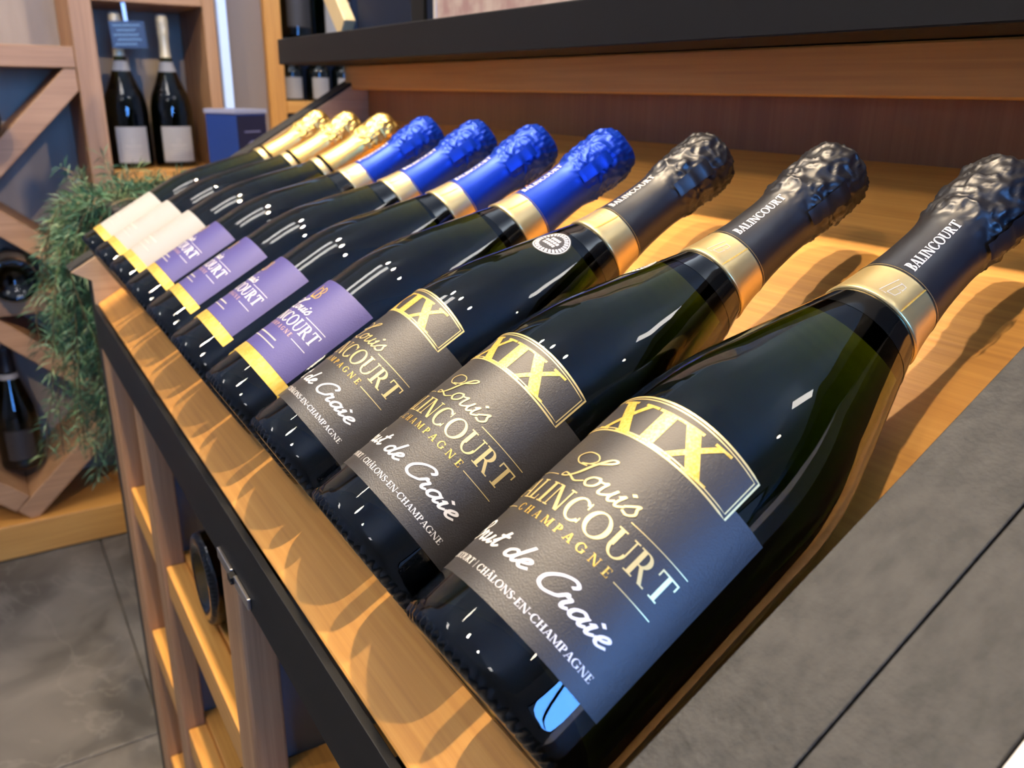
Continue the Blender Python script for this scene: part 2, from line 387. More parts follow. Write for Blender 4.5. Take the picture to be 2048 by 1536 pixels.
def rfoil(z):
    for (r0, z0), (r1, z1) in zip(FPROF, FPROF[1:]):
        if z0 <= z <= z1: return r0 + (r1 - r0) * (z - z0) / max(1e-9, z1 - z0)
    return FPROF[0][0]
KN = 66
def glass_mesh():
    base = [(0.0, 0.022), (0.010, 0.0205), (0.020, 0.015), (0.028, 0.006), (0.0325, 0.0015), (0.0350, 0.0004), (0.0375, 0.0006), (0.0400, 0.0014), (0.0418, 0.0028)]
    top = [(0.0100, 0.2805), (0.0, 0.2806)]
    def fn(r, z, a, i):
        if 0.0380 < r < 0.0428 and z < 0.0042:                     # the knurled heel of the bottle
            b = 0.0008 if (a * KN / (2 * PI)) % 1.0 < 0.5 else -0.0002
            return r + b, z - b * 0.6
        return r, z
    return lathe(base + PROF + top, 4 * KN, fn)
PROTO = {}
def nz(x, y, z): return noise.noise(Vector((x, y, z)))
def foil_mesh(seed, wr=1.0):
    def fn(r, z, a, i):
        k = max(0.0, min(1.0, (z - 0.262) / 0.012)) * min(1.0, max(0.0, (0.3150 - z) / 0.004))
        x, y = math.sin(a), math.cos(a)
        d = nz(x * 2.5 + seed, y * 2.5, z * 110) * 0.0012 + nz(x * 6 + seed, y * 6, z * 240) * 0.0006
        rg = 1.0 - 2.6 * abs(nz(x * 3.2 + seed, y * 3.2, z * 170 + 3))
        d += max(0.0, rg) ** 3 * 0.0011
        cr = 0.0006 + abs(nz(x * 5 + seed, y * 5, z * 60)) * 0.0008
        return r + k * wr * (d - cr), z
    return lathe(smooth_profile(FOIL, 7), 112, fn)
def arch_top(u):
    c, hw = 5.0, 37.5
    if u < c - hw or u > c + hw: return 96.2
    s = (u - c) / hw
    return 108.6 + 4.0 * (1 - s * s)
def arch_bot(u):
    s = (u - 5.0) / 37.5
    return 90.8 + 2.2 * (1 - s * s)
def frame_polys(ins, w):
    """the gold line round the arched head, inset by ins"""
    pts = []
    c, hw = 5.0, 37.5 - ins
    k = [c - hw + 2 * hw * i / 24 for i in range(25)]
    up = [(u, arch_top(max(-32.4, min(42.4, u))) - ins) for u in k]
    lo = [(u, arch_bot(u) + ins) for u in reversed(k)]
    loop = up + lo + [up[0]]
    return ribbon(loop, w)
def build_proto(kind):
    """an unlinked list of (part name, mesh data, parent index, label, is the part turned with the capsule)"""
    parts = []
    def add(o, par=None, lab=None, cap=False):
        me = o.data
        bpy.data.objects.remove(o)
        parts.append((me.name.split('.')[0], me, par, lab, cap)); return len(parts) - 1
    slim = (lambda z: 1.0 - 0.36 * min(1.0, max(0.0, (z - 0.15) / 0.08))) if kind == 'cuvee' else (lambda z: 1.0)
    def slender(vs): return [(x * slim(z), y * slim(z), z) for x, y, z in vs]
    v, f = glass_mesh()
    add(mesh('glass', slender(v), f, M_GLASS, smooth=True))
    # capsule
    fm = {'black': M_FOILK, 'blue': M_FOILB, 'white': M_GOLDF, 'cuvee': pbsdf('cream_foil', (0.74, 0.68, 0.48), 0.4, metal=0.3), 'plain': M_FOILK}[kind]
    v, f = foil_mesh({'black': 0, 'blue': 5, 'white': 9, 'cuvee': 13, 'plain': 20}[kind], 1.0)
    fo = add(mesh('foil_capsule', slender(v), f, fm, smooth=True), cap=True)
    # band round the neck
    if kind in ('black', 'blue'):
        bp = [(rbody(0.2088) + 0.0003, 0.2086), (rbody(0.2088) + 0.0010, 0.2090)] + [(rbody(0.209 + 0.0185 * k / 8) + 0.0011, 0.2095 + 0.0180 * k / 8) for k in range(9)] + [(0.0186, 0.2282), (0.0180, 0.2284)]
        v, f = lathe(bp, 72)
        bd = add(mesh('neck_band', v, f, M_GOLDB, smooth=True), cap=True)
        rb = lambda z: rbody(z) + 0.0011
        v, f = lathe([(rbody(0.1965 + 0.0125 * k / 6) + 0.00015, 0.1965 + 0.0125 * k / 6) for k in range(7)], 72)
        add(mesh('refraction_ring', v, f, pbsdf('refraction_black', (0.003, 0.0035, 0.004), 0.08, spec=0.5), smooth=True), lab='dark ring added for the refracted darkness under the gold band', cap=True)  # added ring: imitates the dark refracted view through the neck glass
        em = ribbon([(9.2, 222.5), (7.6, 212.5), (10.6, 212.5)], 0.35) + ribbon([(11.4, 221.5), (10.2, 213.5)], 0.35) + ribbon([(10.6, 221.3), (13.4, 221.0), (13.6, 218.4), (11.2, 217.9), (13.6, 217.2), (13.2, 214.0), (10.2, 213.5)], 0.35)
        add(wrap('emblem', em, rb, 0.00015, M_INKG), bd)
        add(wrap('seam', [[(19.4, 209.8), (20.0, 209.8), (19.0, 227.2), (18.4, 227.2)]], rb, 0.0002, M_GOLD), bd)
        # lettering runs up the capsule
        tx = set_text('BALINCOURT', 4.3, 230.5, 264.5, -2.1, 0.06)
        tx = tx + [[(a + 0.22, b + 0.05) for a, b in p] for p in tx]
        add(wrap('lettering', tx, rfoil, 0.00025, M_INKW, mapf=lambda u, w: (math.radians(26) - w / 1000 / 0.0165, u / 1000), step=1.5), fo, 'white lettering up the capsule')
        # the tear tab hanging at the side of the capsule
        tv, tf = [], []
        for i in range(9):
            z = 0.266 + 0.026 * i / 8
            for j, dph in enumerate((-0.22, 0.0, 0.22)):
                r = rfoil(z) + 0.0016 + 0.0008 * math.sin(i * 2.2)
                ph = math.radians(88) + dph
                tv.append((r * math.sin(ph), -r * math.cos(ph), z))
        for i in range(8):
            for j in range(2): k = i * 3 + j; tf.append((k, k + 1, k + 4, k + 3))
        add(mesh('tear_tab', tv, tf, fm, smooth=True), fo)
    elif kind in ('white', 'cuvee'):
        zc = (0.2165, 0.2240) if kind == 'white' else (0.1980, 0.2180)
        bp = [(rbody(zc[0] + (zc[1] - zc[0]) * k / 8) + (0.0004 if k in (0, 8) else 0.0011), zc[0] + (zc[1] - zc[0]) * k / 8) for k in range(9)]
        v, f = lathe(bp, 64)
        add(mesh('neck_band', slender(v) if kind == 'white' else [(x * 1.02, y * 1.02, z) for x, y, z in slender(v)], f, M_GOLDB if kind == 'white' else M_LABW, smooth=True), cap=True)
    # paper labels
    if kind == 'black':
        lo_part = skin('label', -48.0, 58.0, 20.3, 96.2, rbody, 0.00012, M_LABK)
        hi_part = skin('label', -32.5, 42.5, 96.2, arch_top, rbody, 0.00012, M_LABK, nv=4)
        bm = bmesh.new(); bm.from_mesh(lo_part.data); bm.from_mesh(hi_part.data); bm.to_mesh(lo_part.data); bm.free()
        bpy.data.objects.remove(hi_part)
        lb = add(lo_part)
        o3 = 0.00030
        add(wrap('border', frame_polys(0.45, 0.75) + frame_polys(1.7, 0.45), rbody, o3, M_GOLDL), lb, 'double gold border of the arched head')
        add(wrap('numerals', set_text('xix', 15.0, -20.5, 31.0, 93.4, -0.02), rbody, o3, M_GOLD), lb, 'large gold roman numerals')
        scr = set_text('Louis', 10.8, -13.5, 22.0, 69.6, 0.0, True, 0.062, 0.22)
        add(wrap('script', scr, rbody, o3 + 0.00006, M_GOLDL), lb, 'gold handwritten name')
        add(wrap('lettering', set_text('BALINCOURT', 9.4, -35.0, 47.0, 56.6, 0.05), rbody, o3, M_GOLDL), lb, 'gold capitals')
        add(wrap('lettering', set_text('CHAMPAGNE', 3.2, -17.0, 29.4, 50.8, 0.55), rbody, o3, M_GOLD), lb, 'small gold capitals')
        for a, b, c in ((22.5, 47.2, 69.0), (-35, -14.5, 69.0), (31.4, 47.2, 51.5), (-35, -19, 51.5)): add(wrap('rule', hline(a, b, c, 0.30), rbody, o3, M_GOLDL), lb)
        add(wrap('script', set_text('Brut de Craie', 8.6, -33.0, 42.5, 35.0, 0.03, True, 0.105, 0.25), rbody, o3, M_INKW), lb, 'white handwritten cuvee name')
        add(wrap('lettering', set_text('BALINCOURT | CHÂLONS-EN-CHAMPAGNE', 2.5, -36.0, 47.2, 25.8, 0.04), rbody, o3, M_INKW), lb, 'small white capitals')
    elif kind == 'blue':
        lb = add(skin('label', -41.0, 41.0, 32.0, 93.5, rbody, 0.00012, M_LABB))
        o3 = 0.00030
        mono = arc(-2.2, 82.0, 3.2, 4.4, 0, 360, 0.7, 0.6, 20) + q4(-5.4, 77.2, -4.6, 88.0) + q4(-5.4, 77.2, 0.0, 78.0) + arc(1.6, 84.6, 3.0, 2.7, -90, 90, 0.8, 0.5, 10) + arc(1.6, 79.8, 3.3, 2.7, -90, 90, 0.8, 0.5, 10) + q4(0.6, 77.2, 1.4, 87.6)
        add(wrap('monogram', mono, rbody, o3, M_GOLD), lb, 'gold interlaced monogram')
        add(wrap('script', set_text('Louis', 8.0, -15.0, 13.0, 66.0, 0.0, True, 0.08, 0.22), rbody, o3 + 0.00006, M_INKW), lb)
        add(wrap('lettering', set_text('BALINCOURT', 8.2, -33.0, 33.0, 55.0, 0.05), rbody, o3, M_INKW), lb, 'white capitals')
        add(wrap('lettering', set_text('CHAMPAGNE', 2.8, -18.0, 18.0, 50.2, 0.5), rbody, o3, M_INKP), lb, 'copper capitals')
        for a, b, c in ((13.5, 33, 65.2), (-33, -15, 65.2), (20, 33, 50.4), (-33, -20, 50.4)): add(wrap('rule', hline(a, b, c, 0.3), rbody, o3, M_INKW), lb)
        fine = hline(-14, 14, 43.0, 0.9) + hline(-18, 18, 39.4, 0.7)
        add(wrap('fine_print', fine, rbody, o3, M_INKG), lb)
        gs = add(skin('gold_strip', -43.0, 43.0, 23.6, 31.8, rbody, 0.00014, M_STRIPG))
        add(wrap('fine_print', [p for k in range(9) for p in hline(-36 + 8 * k, -31 + 8 * k, 27.4, 0.6)], rbody, 0.0003, M_GOLD), gs)
    elif kind in ('white', 'cuvee'):
        hi = 90.0 if kind == 'white' else 86.0
        lo = 26.0 if kind == 'white' else 12.0
        lb = add(skin('label', -34.0, 34.0, lo, hi, rbody, 0.00012, M_LABW))
        o3 = 0.00030
        fine = arc(0, 56, 5.5, 5.5, 0, 360, 0.6, 0.6, 20) + arc(0, 56, 3.2, 3.2, 0, 360, 0.5, 0.5, 16) + hline(-16, 16, 46.0, 1.6) + hline(-11, 11, 41.0, 0.8) + hline(-20, 20, 36.0, 0.6)
        add(wrap('fine_print', fine, rbody, o3, M_INKG), lb)
        if kind == 'white':
            add(skin('gold_strip', -35.0, 35.0, 17.4, 25.9, rbody, 0.00014, M_STRIPG))
        else:
            fine = [p for k in range(4) for p in hline(-20, 20, 30 - 5 * k, 1.0)]
            add(wrap('fine_print', fine, rbody, o3, M_INKG), lb)
    elif kind == 'plain':
        bp = [(rbody(0.209 + 0.012 * k / 6) + 0.0010, 0.209 + 0.012 * k / 6) for k in range(7)]
        v, f = lathe(bp, 64)
        add(mesh('neck_band', v, f, M_LABW, smooth=True), cap=True)
        add(skin('label', -30.0, 30.0, 25.0, 95.0, rbody, 0.00012, M_LABK))
    return parts
def bottle(kind, name, label, matrix, spin=0.0, cap=0.0, group=None):
    if kind not in PROTO: PROTO[kind] = build_proto(kind)
    root = thing(name, label, 'bottle', group=group)
    root.matrix_world = matrix @ Matrix.Rotation(math.radians(spin), 4, 'Z')
    obs = []
    for nm, me, par, lab, turned in PROTO[kind]:
        o = bpy.data.objects.new(nm, me); COL.objects.link(o)
        o.parent = root if par is None else obs[par]
        if turned and par is None: o.rotation_euler = (0, 0, math.radians(cap - spin))
        if lab: o['label'] = lab
        obs.append(o)
    return root
def seal(parent, phi, tc):
    """round black and white sticker on the shoulder"""
    r = rbody(tc / 1000)
    u0 = math.radians(phi) * r * 1000
    mp = lambda u, w: ((u0 + u) / 1000 / r, (tc + w) / 1000)
    o = wrap('seal', arc(0, 0, 10.6, 10.6, 0, 360, 10.59, 10.59, 36), rbody, 0.00022, M_SEALK, parent, mapf=mp, label='round black and white sticker')
    ring = arc(0, 0, 10.0, 10.0, 0, 360, 0.5, 0.5, 40)
    for k in range(26):
        a = 360 * k / 26
        ring += arc(0, 0, 9.0, 9.0, a, a + 8.5, 2.2, 2.2, 2)
    mid = [p for j, w in enumerate((3.6, 5.0, 4.4)) for k in range(5) for p in q4(-w + 2 * w * k / 5, 2.2 - 2.6 * j, -w + 2 * w * (k + 0.7) / 5, 4.0 - 2.6 * j)]
    wrap('seal_print', ring + mid, rbody, 0.00034, M_INKW, o, mapf=mp)

# ------------------------------------------------------------------ the room
XW = -1.80                                          # front of the tall racks
fl = struct(mesh('floor', [(RX0, RY0, -0.012), (RX1, RY0, -0.012), (RX1, RY1, -0.012), (RX0, RY1, -0.012)], [(0, 1, 2, 3)], pbsdf('grout', (0.20, 0.185, 0.165), 0.8)))
def stone_tile():
    m = bpy.data.materials.new('grey_stone_tile')
    nt, b, ln = nodes(m)
    tc = nt.nodes.new('ShaderNodeTexCoord')
    oi = nt.nodes.new('ShaderNodeObjectInfo')
    va = nt.nodes.new('ShaderNodeVectorMath'); va.operation = 'ADD'
    ln(tc.outputs['Object'], va.inputs[0]); ln(oi.outputs['Location'], va.inputs[1])
    n1 = nt.nodes.new('ShaderNodeTexNoise'); n1.inputs['Scale'].default_value = 7; n1.inputs['Detail'].default_value = 8; n1.inputs['Distortion'].default_value = 0.6
    n2 = nt.nodes.new('ShaderNodeTexNoise'); n2.inputs['Scale'].default_value = 3.2; n2.inputs['Detail'].default_value = 6; n2.inputs['Distortion'].default_value = 1.4
    ln(va.outputs[0], n1.inputs[0]); ln(va.outputs[0], n2.inputs[0])
    r1 = nt.nodes.new('ShaderNodeValToRGB'); e = r1.color_ramp.elements
    e[0].position = 0.32; e[0].color = (0.062, 0.057, 0.050, 1); e[1].position = 0.72; e[1].color = (0.17, 0.158, 0.14, 1)
    r2 = nt.nodes.new('ShaderNodeValToRGB'); e = r2.color_ramp.elements
    e[0].position = 0.485; e[0].color = (0, 0, 0, 1); e[1].position = 0.515; e[1].color = (0, 0, 0, 1)
    k = e.new(0.5); k.color = (1, 1, 1, 1)
    mx = nt.nodes.new('ShaderNodeMix'); mx.data_type = 'RGBA'; mx.inputs[7].default_value = (0.30, 0.28, 0.25, 1)
    mu = nt.nodes.new('ShaderNodeMath'); mu.operation = 'MULTIPLY'; mu.inputs[1].default_value = 0.20
    ln(n1.outputs[0], r1.inputs[0]); ln(n2.outputs[0], r2.inputs[0]); ln(r2.outputs[0], mu.inputs[0]); ln(mu.outputs[0], mx.inputs[0])
    ln(r1.outputs[0], mx.inputs[6]); ln(mx.outputs[2], b.inputs['Base Color'])
    b.inputs['Roughness'].default_value = 0.42
    return m
M_TILE = stone_tile()
TS = 0.75
tile_me = None
for ix in range(-2, 5):
    for iy in range(-4, 4):
        x, y = -1.055 + TS * ix, -0.018 + TS * iy
        if x > RX1 or x + TS < RX0 or y > RY1 or y + TS < RY0: continue
        if tile_me is None:
            t = box('tile', (0.0015, TS - 0.0015), (0.0015, TS - 0.0015), (-0.012, 0.0), M_TILE, fl, bev=0.001)
            tile_me = t.data
        else:
            t = link(bpy.data.objects.new('tile', tile_me), fl)
        t.location = (x, y, 0)
struct(box('wall_left', (RX0 - 0.1, RX0), (RY0 - 0.1, RY1 + 0.1), (-0.012, RZ), M_PLASTER, bev=0))
struct(box('wall_back', (RX0, RX1), (RY1, RY1 + 0.1), (-0.012, RZ), M_PLASTER, bev=0))
struct(box('wall_front', (RX0, RX1), (RY0 - 0.1, RY0), (-0.012, RZ), M_PLASTER, bev=0))
struct(box('ceiling', (RX0 - 0.1, RX1 + 0.2), (RY0 - 0.1, RY1 + 0.1), (RZ, RZ + 0.1), M_CEIL, bev=0))
wr = struct(thing('wall_right', 'plaster wall with a wide shop window', 'wall', (RX1, 0, 0)))
for yy, zz in (((RY0 - 0.1, RY1 + 0.1), (-0.012, WIN[2])), ((RY0 - 0.1, RY1 + 0.1), (WIN[3], RZ)), ((RY0 - 0.1, WIN[0]), (WIN[2], WIN[3])), ((WIN[1], RY1 + 0.1), (WIN[2], WIN[3]))):
    box('wall_section', (0, 0.15), yy, zz, M_PLASTER, wr, bev=0)
wn = struct(thing('window_1', 'shop window with dark mullions', 'window', (RX1, 0, 0)))
for k in range(4):
    y = WIN[0] + (WIN[1] - WIN[0]) * k / 3
    box('mullion', (0.03, 0.09), (y - 0.03, y + 0.03), (WIN[2], WIN[3]), M_BLACKM, wn)
    if k < 3: box('pane', (0.055, 0.061), (y + 0.03, y + (WIN[1] - WIN[0]) / 3 - 0.03), (WIN[2], WIN[3]), M_PANE, wn, bev=0)
for z in (WIN[2], WIN[3]): box('rail', (0.03, 0.09), (WIN[0], WIN[1]), (z - 0.03, z + 0.03), M_BLACKM, wn)

# ------------------------------------------------------------------ the display counter
MB = Matrix.Translation((0, 0, H)) @ Matrix.Rotation(TILT, 4, 'X')       # board frame: x along the row, y up the slope, z off the board
XL, XR = -0.955, 0.0925                                                   # outer faces of the side panels
YF = -0.0345                                                              # front face of the cabinet
dc = thing('display_counter', 'oak champagne display counter with sloping bottle board and slate side panels', 'counter', (0, 0, 0))
YB0, YB1 = -0.037, 0.388
box('display_board', (XL + 0.0378, XR - 0.035), (YB0, YB1), (-0.020, 0.0), oak(0), dc, m=MB)
bk_y = math.cos(TILT) * YB1; bk_z = H + math.sin(TILT) * YB1
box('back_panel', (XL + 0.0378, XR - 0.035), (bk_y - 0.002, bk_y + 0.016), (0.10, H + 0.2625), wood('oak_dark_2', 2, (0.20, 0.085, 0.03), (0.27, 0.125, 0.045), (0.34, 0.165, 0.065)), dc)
box('rail', (XL + 0.012, XR - 0.035), (0.310, 0.3345), (H + 0.2325, H + 0.2625), oak(0), dc)
# the side panels rise along the slope and stand proud of the board
def side_panel(x0, x1, mat, zp=0.050, name='side_panel'):
    n = Vector((0, -math.sin(TILT), math.cos(TILT))); e = Vector((0, math.cos(TILT), math.sin(TILT)))
    a = e * YB0 + n * zp; 
    k = (0.2625 - n.z * zp) / e.z
    b = e * k + n * zp
    lo = e * YB0
    return prism(name, [(YF, 0.0), (0.46, 0.0), (0.46, H + 0.2625), (b.y, H + b.z), (a.y, H + a.z), (YF, H + a.z - 0.012)], (x0, x1), mat, dc, bev=0.0005, plane='YZ')
side_panel(XL, XL + 0.035, M_SLATE)
side_panel(XL + 0.0352, XL + 0.0376, wood('lining_wood', 1, (0.34, 0.24, 0.15), (0.46, 0.34, 0.22), (0.56, 0.43, 0.29)), 0.047, 'panel_lining')
side_panel(XR - 0.035, XR, M_SLATE)
side_panel(XR + 0.0006, XR + 0.0355, M_SLATE)
# black edging in front of the board, in two steps
box('edge_trim', (XL + 0.035, XR - 0.035), (YF - 0.0025, YF + 0.0023), (H - 0.0405, H - 0.0200), M_BLACKM, dc, bev=0.0006)
box('edge_trim', (XL + 0.035, XR - 0.035), (YF - 0.001, YF + 0.006), (H - 0.0730, H - 0.0412), M_BLACKM, dc, bev=0.0006)
# frame of the bottle bays below
POSTS = [(-0.955, -0.868), (-0.695, -0.650), (-0.345, -0.300), (0.0125, 0.0575)]
for a, b in POSTS:
    box('stile', (a, b) if a > XL else (a + 0.0355, b), (YF, YF + 0.024), (0.0, H - 0.0735), walnut(2), dc, bev=0.0025)
BAYS = [(-0.868, -0.695), (-0.650, -0.345), (-0.300, 0.0125)]
SHELF_Z = [H - 0.240, H - 0.452, H - 0.664]
for a, b in BAYS:
    for z in SHELF_Z:
        box('shelf', (a - 0.013, b + 0.013), (YF + 0.0245, 0.42), (z - 0.022, z), oak(0), dc)
        box('shelf_lip', (a + 0.001, b - 0.001), (YF + 0.004, YF + 0.0242), (z - 0.044, z - 0.006), oak(0), dc)
for x in (-0.6725, -0.3225, 0.035):
    box('divider', (x - 0.008, x + 0.008), (YF + 0.0245, 0.42), (0.0, H - 0.10), pbsdf('bay_grey', (0.17, 0.175, 0.19), 0.55), dc)
box('bay_back', (XL + 0.036, XR - 0.036), (0.421, 0.432), (0.0, H - 0.0), M_GREYP, dc)
ct = thing('countertop', 'thick black laminate worktop overhanging the display board', 'countertop', (0, 0.24, H + 0.263))
box('slab', (-1.0, 0.62), (0.0, 0.62), (0.0, 0.0315), M_BLACK, ct, bev=0.0012)
# magnetic catch under the edging
kl = thing('latch', 'small brushed metal latch plate under the black counter edge', 'latch', (-0.292, YF - 0.001, H - 0.0660))
box('plate', (-0.040, -0.006), (-0.0025, 0.0), (-0.004, 0.004), M_SILV, kl, bev=0.0006)
box('plate', (0.002, 0.034), (-0.0025, 0.0), (-0.004, 0.004), M_SILV, kl, bev=0.0006)
box('pin', (-0.006, 0.002), (-0.0045, 0.0), (-0.0025, 0.0025), M_BLACKM, kl, bev=0.0004)
# white unit beyond the slate panels
wb = thing('white_cabinet', 'white laminate unit with a sloping top beside the slate side panels', 'cabinet', (0.1287, 0, 0))
_n = Vector((0, -math.sin(TILT), math.cos(TILT))); _e = Vector((0, math.cos(TILT), math.sin(TILT)))
_a = _e * YB0 + _n * 0.046; _b = _e * 0.40 + _n * 0.046
prism('body', [(YF, 0.0), (0.34, 0.0), (0.34, H + _b.z - 0.03), (_a.y + 0.01, H + _a.z - 0.012), (YF, H + _a.z - 0.02)], (0.0005, 0.30), M_WHITE, wb, plane='YZ')
box('top', (0.0, 0.31), (YB0, 0.40), (0.038, 0.0505), M_WHITE, wb, m=MB, bev=0.0006)

# ------------------------------------------------------------------ the row of champagne
LAY = Matrix.Rotation(-PI / 2, 4, 'X')
SP = 0.0926
#       kind    dx       dy      yaw      spin  cap  label
ROW = [('black', 0.0025, 0.0000, 0.0200, 0.0, 0.0, 'black-label champagne bottle lying directly beside the slate side panel'),
       ('black', -0.0017, 0.0007, -0.0119, 2.0, -8.0, 'black-label champagne bottle with its round sticker turned to the edge, second from the slate panel'),
       ('black', -0.0030, 0.0019, -0.0150, -8.0, -22.0, 'black-label champagne bottle with round black and white shoulder sticker in plain view'),
       ('blue', 0.0010, 0.0003, -0.0061, 0.0, -22.0, 'blue-label champagne bottle lying next to the black-label bottles'),
       ('blue', 0.0007, -0.0012, -0.0161, -9.0, -22.0, 'second blue-label champagne bottle counted from the black-label bottles'),
       ('blue', 0.0014, -0.0005, -0.0196, -10.0, -22.0, 'third blue-label champagne bottle counted from the black-label bottles'),
       ('blue', 0.0006, -0.0007, -0.0088, -8.0, -22.0, 'blue-label champagne bottle lying next to the white-label bottles'),
       ('white', -0.0002, -0.0003, 0.0081, 2.0, 0.0, 'white-label champagne bottle lying next to the blue-label bottles'),
       ('white', -0.0003, -0.0017, 0.0134, 0.0, 0.0, 'white-label champagne bottle lying between two other white-label bottles'),
       ('white', -0.0005, -0.0031, 0.0167, -2.0, 0.0, 'white-label champagne bottle lying last in the row by the trailing plant')]
for i, (kind, dx, dy, yaw, spin, cap, lab) in enumerate(ROW):
    m = MB @ Matrix.Translation((-i * SP + dx, dy, R0 + 0.0006)) @ Matrix.Rotation(yaw, 4, 'Z') @ LAY
    b = bottle(kind, 'champagne_bottle', lab, m, spin, cap, 'champagne bottles on the sloping board')
    if i == 2: seal(b, 18 + 8, 184)
    if i == 1: seal(b, -32, 184)

# bottles lying in the bays of the counter, bases to the front
FRONT = Matrix.Rotation(-PI / 2, 4, 'X')
for x, y, z, lab in ((-0.520, -0.020, SHELF_Z[0], 'dark bottle lying base-out on the upper shelf between two wooden stiles'),
                     (-0.440, -0.020, SHELF_Z[1], 'dark bottle lying base-out on the lower shelf between two wooden stiles'),
                     (-0.165, -0.018, SHELF_Z[0], 'dark bottle lying base-out in the bay beside the latch plate'),
                     (-0.760, -0.010, SHELF_Z[0], 'dark bottle lying base-out in the narrow bay by the trailing plant')):
    bottle('plain', 'champagne_bottle', lab, Matrix.Translation((x, y, z + R0 + 0.0005)) @ FRONT, 180, 0, 'bottles in the counter bays')

# ------------------------------------------------------------------ tall racks on the left wall
DEP = 0.235                                             # depth of the racks
rk = thing('wine_rack', 'wooden wall rack of diamond cells with an upright bottle niche', 'rack', (XW, 0, 0))
def rp(name, y, z, mat, x=(-DEP, 0.0), bev=0.002): return box(name, x, y, (H + z[0], H + z[1]), mat, rk, bev=bev)
rp('post', (0.079, 0.122), (-H, 1.45), walnut(2))
rp('post', (0.337, 0.362), (-H, 1.45), walnut(2))
rp('post', (-0.62, -0.58), (-H, 1.45), walnut(2))
rp('shelf', (-0.579, 0.0785), (0.265, 0.306), walnut(1))
rp('shelf', (-0.579, 0.0785), (-0.225, -0.180), walnut(1))
rp('base_board', (-0.64, 0.361), (-0.772, -0.692), oak(1), x=(-DEP, 0.012))
rp('shelf', (0.1225, 0.3365), (0.038, 0.064), oak(1), x=(-DEP, 0.03))
rp('shelf', (0.1225, 0.3365), (0.393, 0.430), walnut(1))
rp('back_panel', (-0.579, 0.0785), (0.3065, 1.45), M_GREYP, x=(-DEP - 0.008, -DEP + 0.006), bev=0)
rp('back_panel', (-0.579, 0.0785), (-0.69, 0.306), M_GREYP, x=(-DEP - 0.01, -DEP + 0.006), bev=0)
rp('back_panel', (0.1225, 0.3365), (-0.69, 1.45), M_GREYP, x=(-DEP - 0.008, -DEP + 0.006), bev=0)
def clip(poly, axis, lim, keep_less):
    out = []
    ok = lambda p: (p[axis] <= lim) if keep_less else (p[axis] >= lim)
    for i, p in enumerate(poly):
        q = poly[(i + 1) % len(poly)]
        if ok(p): out.append(p)
        if ok(p) != ok(q):
            t = (lim - p[axis]) / (q[axis] - p[axis])
            out.append((p[0] + (q[0] - p[0]) * t, p[1] + (q[1] - p[1]) * t))
    return out
def diag(p, q, cell, w=0.044, ext=(0.08, 0.08)):
    (y0, z0), (y1, z1) = p, q
    l = math.hypot(y1 - y0, z1 - z0); u = ((y1 - y0) / l, (z1 - z0) / l); n = (-u[1] * w / 2, u[0] * w / 2)
    a = (y0 - u[0] * ext[0], z0 - u[1] * ext[0]); b = (y1 + u[0] * ext[1], z1 + u[1] * ext[1])
    poly = [(a[0] + n[0], a[1] + n[1]), (b[0] + n[0], b[1] + n[1]), (b[0] - n[0], b[1] - n[1]), (a[0] - n[0], a[1] - n[1])]
    poly = clip(clip(clip(clip(poly, 0, cell[0], False), 0, cell[1], True), 1, cell[2], False), 1, cell[3], True)
    return prism('diagonal', [(y, H + z) for y, z in poly], (-DEP + 0.007, -0.004), walnut(1), rk, bev=0.002, plane='YZ')
C1 = (-0.5785, 0.0780, -0.1795, 0.2645); C2 = (-0.5785, 0.0780, -0.6915, -0.2255)
diag((0.064, 0.240), (-0.205, -0.030), C1, 0.046, (0.08, 0.0))
diag((-0.474, 0.240), (-0.205, -0.030), C1, 0.046, (0.08, -0.024))
diag((-0.190, 0.036), (0.040, -0.150), C1, 0.046, (-0.028, 0.08))
diag((-0.139, -0.255), (0.060, -0.440), C2, 0.040, (0.02, 0.08))
diag((-0.139, -0.255), (-0.338, -0.440), C2, 0.040, (-0.022, 0.08))
diag((-0.139, -0.670), (0.060, -0.480), C2, 0.044, (0.02, 0.08))
diag((-0.139, -0.670), (-0.338, -0.480), C2, 0.044, (-0.024, 0.08))
UP = Matrix.Rotation(PI / 2, 4, 'Z')                    # label turned towards +X
def standing(kind, y, z, x, lab, grp, tilt=0.0):
    return bottle(kind, 'champagne_bottle', lab, Matrix.Translation((x, y, H + z)) @ Matrix.Rotation(tilt, 4, 'Y') @ UP, 0, 0, grp)
standing('cuvee', 0.1695, 0.0645, XW - 0.055, 'champagne bottle with a white label standing in the niche below the chalk card', 'bottles standing in the wall racks')
standing('cuvee', 0.262, 0.0645, XW - 0.055, 'champagne bottle with a white label standing in the niche beside the blue carton', 'bottles standing in the wall racks')
standing('plain', -0.139, -0.594, XW - 0.10, 'dark champagne bottle standing in the lower diamond cell of the wall rack', 'bottles in the rack cells')
# bottles lying in the middle cells, bases outward
OUT = Matrix.Rotation(-PI / 2, 4, 'Y')
for y, z, lab in ((-0.098, -0.1355, 'dark bottle lying on the middle shelf of the wall rack close to the plant'), (-0.192, -0.1355, 'dark bottle on the middle rack shelf, the one further from the plant'), (-0.115, 0.170, 'dark bottle lying in the upper cell of the wall rack above the diagonal board')):
    bottle('plain', 'champagne_bottle', lab, Matrix.Translation((XW + 0.09, y, H + z)) @ OUT, 90, 0, 'bottles in the rack cells')
